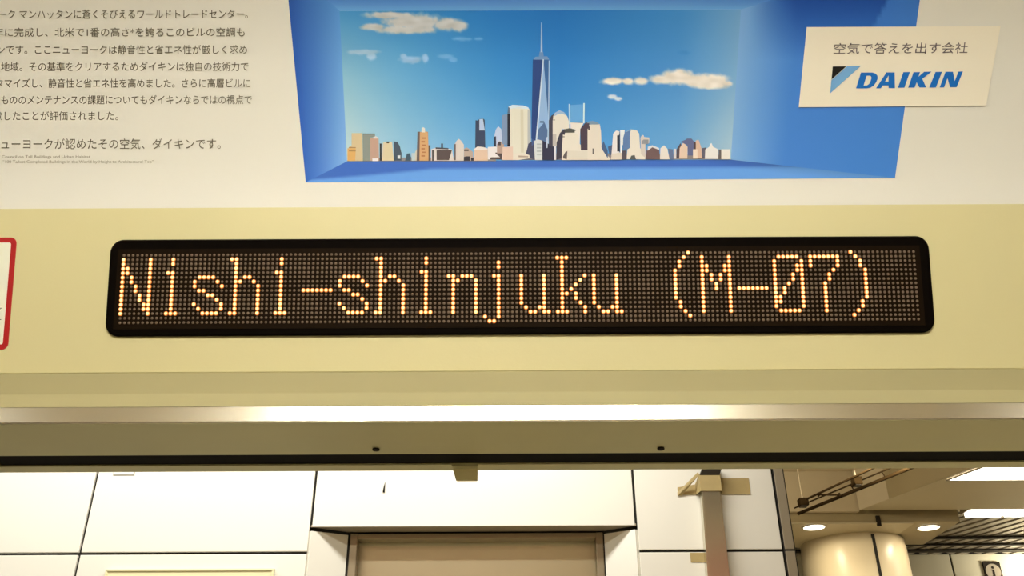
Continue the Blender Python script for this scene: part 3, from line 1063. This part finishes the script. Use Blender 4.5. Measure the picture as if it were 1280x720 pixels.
# ================================================================ OBJECT: lift doorway
lift = thing('elevator_doorway', 'steel lift doorway set into the white panelled platform wall', 'elevator', ((xL + xR) / 2, YB, 0))
xl2, xr2 = at_y(445, 700, YB).x, at_y(746, 700, YB).x
z_f2 = at_y(600, 673, YB).z
bm = bmesh.new()
add_box(bm, (xL + 0.008, YB, 0), (xl2, YB + 0.06, z_in - 0.004), 0.003)
add_box(bm, (xr2, YB, 0), (xR - 0.004, YB + 0.06, z_in - 0.004), 0.003)
add_box(bm, (xl2, YB + 0.0005, z_f2), (xr2, YB + 0.06, z_in - 0.005), 0.003)
from_bm('frame', bm, frame_steel, lift)
xm = (xl2 + xr2) / 2
box('door_leaf', (xl2 - 0.02, YB + 0.075, 0.01), (xr2 + 0.02, YB + 0.105, z_f2 + 0.03), door_steel, lift, bevel=0.002)
box('backing', (xL, YB + 0.005, 0), (xL + 0.009, YB + 0.05, z_in), joint, lift)
box('backing', (xR - 0.005, YB + 0.005, 0), (xR + 0.004, YB + 0.05, z_in), joint, lift)

# ================================================================ OBJECTS on the platform wall
YP = YW - 0.045
duct = thing('cable_duct', 'upright stainless cable duct with dark cap standing against the white wall', 'duct', at_y(895, 720, YP))
a0, a1, b1, b0 = at_y(875.3, 588, YP), at_y(897.5, 588, YP), at_y(912.5, 720, YP), at_y(884.8, 720, YP)
z_hi, z_lo = a0.z - 0.018, 0.0
kx0 = (b0.x - a0.x) / (b0.z - a0.z)
kx1 = (b1.x - a1.x) / (b1.z - a1.z)


def duct_x(z, side):
    return (a0.x + kx0 * (z - a0.z)) if side == 0 else (a1.x + kx1 * (z - a1.z))


zj = 1.9
prism('body', [(duct_x(zj, 0), YP, zj), (duct_x(zj, 1), YP, zj), (duct_x(z_hi, 1), YP, z_hi), (duct_x(z_hi, 0), YP, z_hi)], (0, 0.045, 0), steel, duct, bevel=0.003)
box('lower_body', (duct_x(zj, 0), YP, 0.0), (duct_x(zj, 1), YP + 0.045, zj), steel, duct, bevel=0.003)
prism('cap', [(duct_x(z_hi, 0) - 0.004, YP - 0.004, z_hi), (duct_x(z_hi, 1) + 0.003, YP - 0.004, z_hi), (duct_x(z_hi, 1) + 0.016, YP - 0.004, z_hi + 0.03),
              (duct_x(z_hi, 0) + 0.012, YP - 0.004, z_hi + 0.03)], (0, 0.046, 0), dark_metal, duct)


def tape(label, px0, px1, rtop, rbot, over, fold=False):
    t0, t1 = at_y(px0, rtop, YW), at_y(px1, rtop, YW)
    zt2, zb2 = (t0.z + t1.z) / 2, at_y((px0 + px1) / 2, rbot, YW).z
    th = 0.0012
    path = [(t0.x, YW - 0.0015)]
    zm = (zt2 + zb2) / 2
    xl_, xr_ = duct_x(zm, 0), duct_x(zm, 1)
    if over:
        path += [(xl_ - 0.014, YW - 0.0015), (xl_ - 0.005, YP - 0.002), (xr_ + 0.005, YP - 0.002), (xr_ + 0.009, YW - 0.0015)]
    path += [(t1.x, YW - 0.0015)]
    bm = bmesh.new()
    n = len(path)
    rows = []
    for x, y in path:
        rows.append([bm.verts.new((x, y, zt2)), bm.verts.new((x, y, zb2)), bm.verts.new((x, y - th, zb2)), bm.verts.new((x, y - th, zt2))])
    if fold:
        for k, vv in enumerate(rows[0]):
            if k in (0, 3):
                vv.co.z = zb2 + (zt2 - zb2) * 0.45
        for k, vv in enumerate(rows[1]):
            if k in (0, 3):
                vv.co.z = zb2 + (zt2 - zb2) * 0.62
    for a, b in zip(rows, rows[1:]):
        for i in range(4):
            bm.faces.new((a[i], a[(i + 1) % 4], b[(i + 1) % 4], b[i]))
    bm.faces.new(rows[0])
    bm.faces.new(rows[-1][::-1])
    o = tag(from_bm('tape_strip', bm, tape_tan), label, 'tape', 'tape strips on the cable duct')
    if fold:                                   # the loose end is curled back on itself in a dark sliver
        e = Vector((t0.x, YW - 0.004, zb2))
        tip = Vector((xl_ - 0.004, YP - 0.002, zt2 + 0.004))
        prism('curled_end', [e + Vector((-0.002, 0, -0.004)), e + Vector((0.012, 0, -0.003)), tip + Vector((0, 0, -0.006)), tip + Vector((-0.004, 0, 0.004)),
                             e + Vector((-0.002, 0, 0.008))], (0, -0.0015, 0), tape_tan, o)
    return o


tape('long tan tape strip with curled left end across the top of the steel duct', 845.5, 935.5, 598, 618.5, True, True)
tape('short tan tape strip left of the steel duct, below the panel seam', 862.3, 884.5, 691.0, 702.6, False)

# pale notice board at the lower left, its top edge just in view
nb0, nb1 = at_y(134, 712, YW), at_y(344, 711.5, YW)
nb = thing('notice_board', 'pale yellow notice board fixed to the white wall left of the lift', 'board', ((nb0.x + nb1.x) / 2, YW, nb0.z - 0.5))
nz = (nb0.z + nb1.z) / 2
box('panel', (nb0.x + 0.006, YW - 0.010, nz - 0.5), (nb1.x - 0.006, YW - 0.0005, nz - 0.008), board_yellow, nb)
bm = bmesh.new()
add_box(bm, (nb0.x, YW - 0.014, nz - 0.008), (nb1.x, YW - 0.0005, nz), 0.002)
add_box(bm, (nb0.x, YW - 0.014, nz - 0.5), (nb0.x + 0.008, YW - 0.0005, nz - 0.008), 0.002)
add_box(bm, (nb1.x - 0.008, YW - 0.014, nz - 0.5), (nb1.x, YW - 0.0005, nz - 0.008), 0.002)
from_bm('board_frame', bm, board_yellow, nb)

# thin edged white plate just under the header line
w0, w1 = at_y(141.5, 594, YW), at_y(168, 593.6, YW)
wp = thing('wall_plate', 'small white blank plate with a thin grey edge high on the left wall panel', 'plate', ((w0.x + w1.x) / 2, YW, w0.z))
box('edge', (w0.x, YW - 0.003, w0.z), (w1.x, YW - 0.0003, w0.z + 0.05), mat('plate_grey', (0.5, 0.48, 0.42), 0.5), wp)
box('face', (w0.x + 0.0025, YW - 0.0042, w0.z + 0.0025), (w1.x - 0.0025, YW - 0.003, w0.z + 0.0475), enamel, wp)

# thin dark hook over the lift
h0, h1 = at_y(480.5, 603, YW), at_y(480.0, 615.5, YW)
bm = bmesh.new()
xh = (h0.x + h1.x) / 2
add_prism(bm, [(xh + 0.0025, YW - 0.0002, h0.z), (xh + 0.0028, YW - 0.0002, h1.z), (xh - 0.0034, YW - 0.0002, h1.z), (xh - 0.0026, YW - 0.0002, h1.z + 0.012)], (0, -0.004, 0))
tag(from_bm('wall_hook', bm, rubber), 'thin dark hook on the white panel above the lift doorway', 'hook')

# ================================================================ OBJECTS in the concourse
# large light panel in the slab, its left edge parallel to the slab's edge
zlp = ZC - 0.004
c0 = at_z(1183, 600, zlp)
quad = [c0, c0 + ed * 1.3, Vector((c0.x + ed.x * 1.3 + 2.4, c0.y + ed.y * 1.3, zlp)), Vector((c0.x + 3.2, c0.y, zlp))]
lp = thing('ceiling_light', 'large white light panel in the concourse ceiling', 'ceiling light', c0)
prism('diffuser', quad, (0, 0, -0.004), lamp_white, lp)
bm = bmesh.new()
for a, b in zip(quad, quad[1:] + quad[:1]):
    dd = (b - a).normalized()
    nn = Vector((-dd.y, dd.x, 0)) * 0.008
    add_prism(bm, [a - nn, b - nn, b + nn, a + nn], (0, 0, -0.006))
from_bm('frame', bm, bronze, lp)

# bright strip of tubes under the far edge of the slab
zst = ZL - 0.06
s0, s1 = at_z(1203, 646.5, zst), at_z(1203, 639.5, zst)
st = thing('strip_light', 'bright strip light with pale segments below the far edge of the ceiling', 'strip light', s0)
bm = bmesh.new()
for k in range(7):
    xk = s0.x + 0.02 + k * 0.30
    add_box(bm, (xk, s1.y, zst), (xk + 0.275, s0.y, zst + 0.03), 0.004)
from_bm('tube', bm, lamp_white, st)
box('housing', (s0.x, s1.y - 0.01, zst + 0.024), (s0.x + 2.15, s0.y + 0.02, zst + 0.06), louver_grey, st)


def downlight(px, py, label, z):
    c = at_z(px, py, z)
    d = thing('downlight', label, 'downlight', c, 'round downlights by the column')
    bm = bmesh.new()
    n = 32
    ri, ro = 0.078, 0.094
    i0 = [bm.verts.new((c.x + ri * math.cos(2 * math.pi * k / n), c.y + ri * math.sin(2 * math.pi * k / n), z - 0.006)) for k in range(n)]
    o0 = [bm.verts.new((c.x + ro * math.cos(2 * math.pi * k / n), c.y + ro * math.sin(2 * math.pi * k / n), z - 0.001)) for k in range(n)]
    for k in range(n):
        bm.faces.new((i0[k], i0[(k + 1) % n], o0[(k + 1) % n], o0[k]))
    from_bm('trim_ring', bm, bronze, d)
    bm = bmesh.new()
    add_tube(bm, (c.x, c.y, z - 0.007), (c.x, c.y, z - 0.002), ri, n)
    from_bm('lens', bm, lamp_warm, d)
    o = area('downlight_lamp', (c.x, c.y, z - 0.012), 0.14, 0.14, 2.2, (1.0, 0.86, 0.60))
    o.data.shape = 'DISK'


downlight(1017.5, 658.5, 'round downlight beside the end of the white platform wall', z_bm - 0.012)
downlight(1160.5, 659.0, 'round downlight to the right of the round column', z_bm - 0.001)

# conduits and boxes under the recess ceiling
ZR = 3.22
zrec = ZC + 0.30
pipes = []
for pa, pb, r, lab in (((998, 642.0), (1150, 580), 0.011, 'thick brown conduit crossing the ceiling recess, lower of the two'),
                       ((1008, 624), (1085, 588), 0.007, 'thin brown conduit crossing the ceiling recess, upper of the two')):
    A, Bp = at_z(*pa, ZR), at_z(*pb, ZR)
    dd = (A - Bp).normalized()
    bm = bmesh.new()
    add_tube(bm, A, Bp - dd * 0.25, r, 12)
    if r > 0.01:
        off_ = Vector((-0.03, -0.03, 0.03))
        add_tube(bm, A + off_, Bp - dd * 0.25 + off_, 0.005, 10)
        add_tube(bm, A.lerp(Bp, 0.5) , A.lerp(Bp, 0.5) + off_, 0.004, 8)
        add_tube(bm, A.lerp(Bp, 0.75), A.lerp(Bp, 0.75) + off_, 0.004, 8)
    add_tube(bm, Bp - dd * 0.15, Vector((Bp.x - dd.x * 0.15, Bp.y - dd.y * 0.15, zrec - 0.0005)), 0.004, 8)
    pipes.append((A, Bp))
    tag(from_bm('conduit', bm, pipe_brown), lab, 'conduit', 'conduits in the ceiling recess')
A, Bp = at_z(1023, 618.3, ZR), at_z(1049, 618.8, ZR)
bm = bmesh.new()
add_tube(bm, A, Bp, 0.006, 10)
add_box(bm, (A.x - 0.004, A.y - 0.012, ZR - 0.012), (A.x + 0.004, A.y + 0.012, ZR + 0.012))
add_box(bm, (Bp.x - 0.004, Bp.y - 0.012, ZR - 0.012), (Bp.x + 0.004, Bp.y + 0.012, ZR + 0.012))
tag(from_bm('conduit_link', bm, pipe_brown), 'short thin conduit linking the two long conduits', 'conduit')
for px, py, w, lab in ((1004, 629, 0.029, 'dark junction box in the ceiling recess next to the wall end'),
                       (1071, 603, 0.025, 'dark junction box in the ceiling recess next to the pale panel')):
    c = at_z(px, py, ZR)
    jb = thing('junction_box', lab, 'junction box', c, 'junction boxes in the ceiling recess')
    box('body', (c.x - w, c.y - 0.035, ZR - 0.02), (c.x + w, c.y + 0.035, ZR + 0.03), pipe_brown, jb, bevel=0.006)
    box('cover', (c.x - w * 0.8, c.y - 0.028, ZR - 0.024), (c.x + w * 0.8, c.y + 0.028, ZR - 0.0195), dark_metal, jb, bevel=0.002)
    bm = bmesh.new()
    add_tube(bm, (c.x, c.y, ZR + 0.03), (c.x, c.y, zrec), 0.004, 8)
    from_bm('hanger', bm, recess_beige, jb)
# pale panel on the first stretch of the slab's edge, the rest of the edge is brown
k1 = at_z(1112, 623.6, ZC)
nrm = Vector((-ed.y, ed.x, 0))
if nrm.x > 0:
    nrm = -nrm
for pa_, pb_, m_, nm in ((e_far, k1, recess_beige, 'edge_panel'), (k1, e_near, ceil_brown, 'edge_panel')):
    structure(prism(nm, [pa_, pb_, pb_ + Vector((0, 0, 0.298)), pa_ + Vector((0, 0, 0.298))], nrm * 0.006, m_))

# information sign on the far wall
s_tl, s_tr, s_br = at_y(1227, 703.5, YF), at_y(1246.5, 702, YF), at_y(1252, 720, YF)
isn = thing('information_sign', 'small square black sign with a pale disc and letter i on the far wall', 'sign', ((s_tl.x + s_tr.x) / 2, YF, s_tl.z))
W = s_tr.x - s_tl.x + 0.01
sz1 = (s_tl.z + s_tr.z) / 2
cx_, cz_ = (s_tl.x + s_tr.x) / 2 + 0.004, sz1 - W * 0.56
box('plate', (s_tl.x, YF - 0.02, sz1 - W * 1.12), (s_tl.x + W, YF - 0.0008, sz1), dark_metal, isn, bevel=0.003)
bm = bmesh.new()
add_tube(bm, (cx_, YF - 0.0235, cz_), (cx_, YF - 0.0195, cz_), W * 0.44, 40)
disc = from_bm('disc', bm, mat('sign_disc', (0.36, 0.30, 0.21), 0.5), isn)
bm = bmesh.new()
add_tube(bm, (cx_, YF - 0.026, cz_ + W * 0.22), (cx_, YF - 0.0232, cz_ + W * 0.22), W * 0.075, 20)
add_box(bm, (cx_ - W * 0.06, YF - 0.026, cz_ - W * 0.28), (cx_ + W * 0.06, YF - 0.0232, cz_ + W * 0.10))
add_box(bm, (cx_ - W * 0.12, YF - 0.026, cz_ + W * 0.05), (cx_, YF - 0.0232, cz_ + W * 0.10))
add_box(bm, (cx_ - W * 0.12, YF - 0.026, cz_ - W * 0.32), (cx_ + W * 0.12, YF - 0.0232, cz_ - W * 0.27))
from_bm('letter', bm, dark_metal, disc)
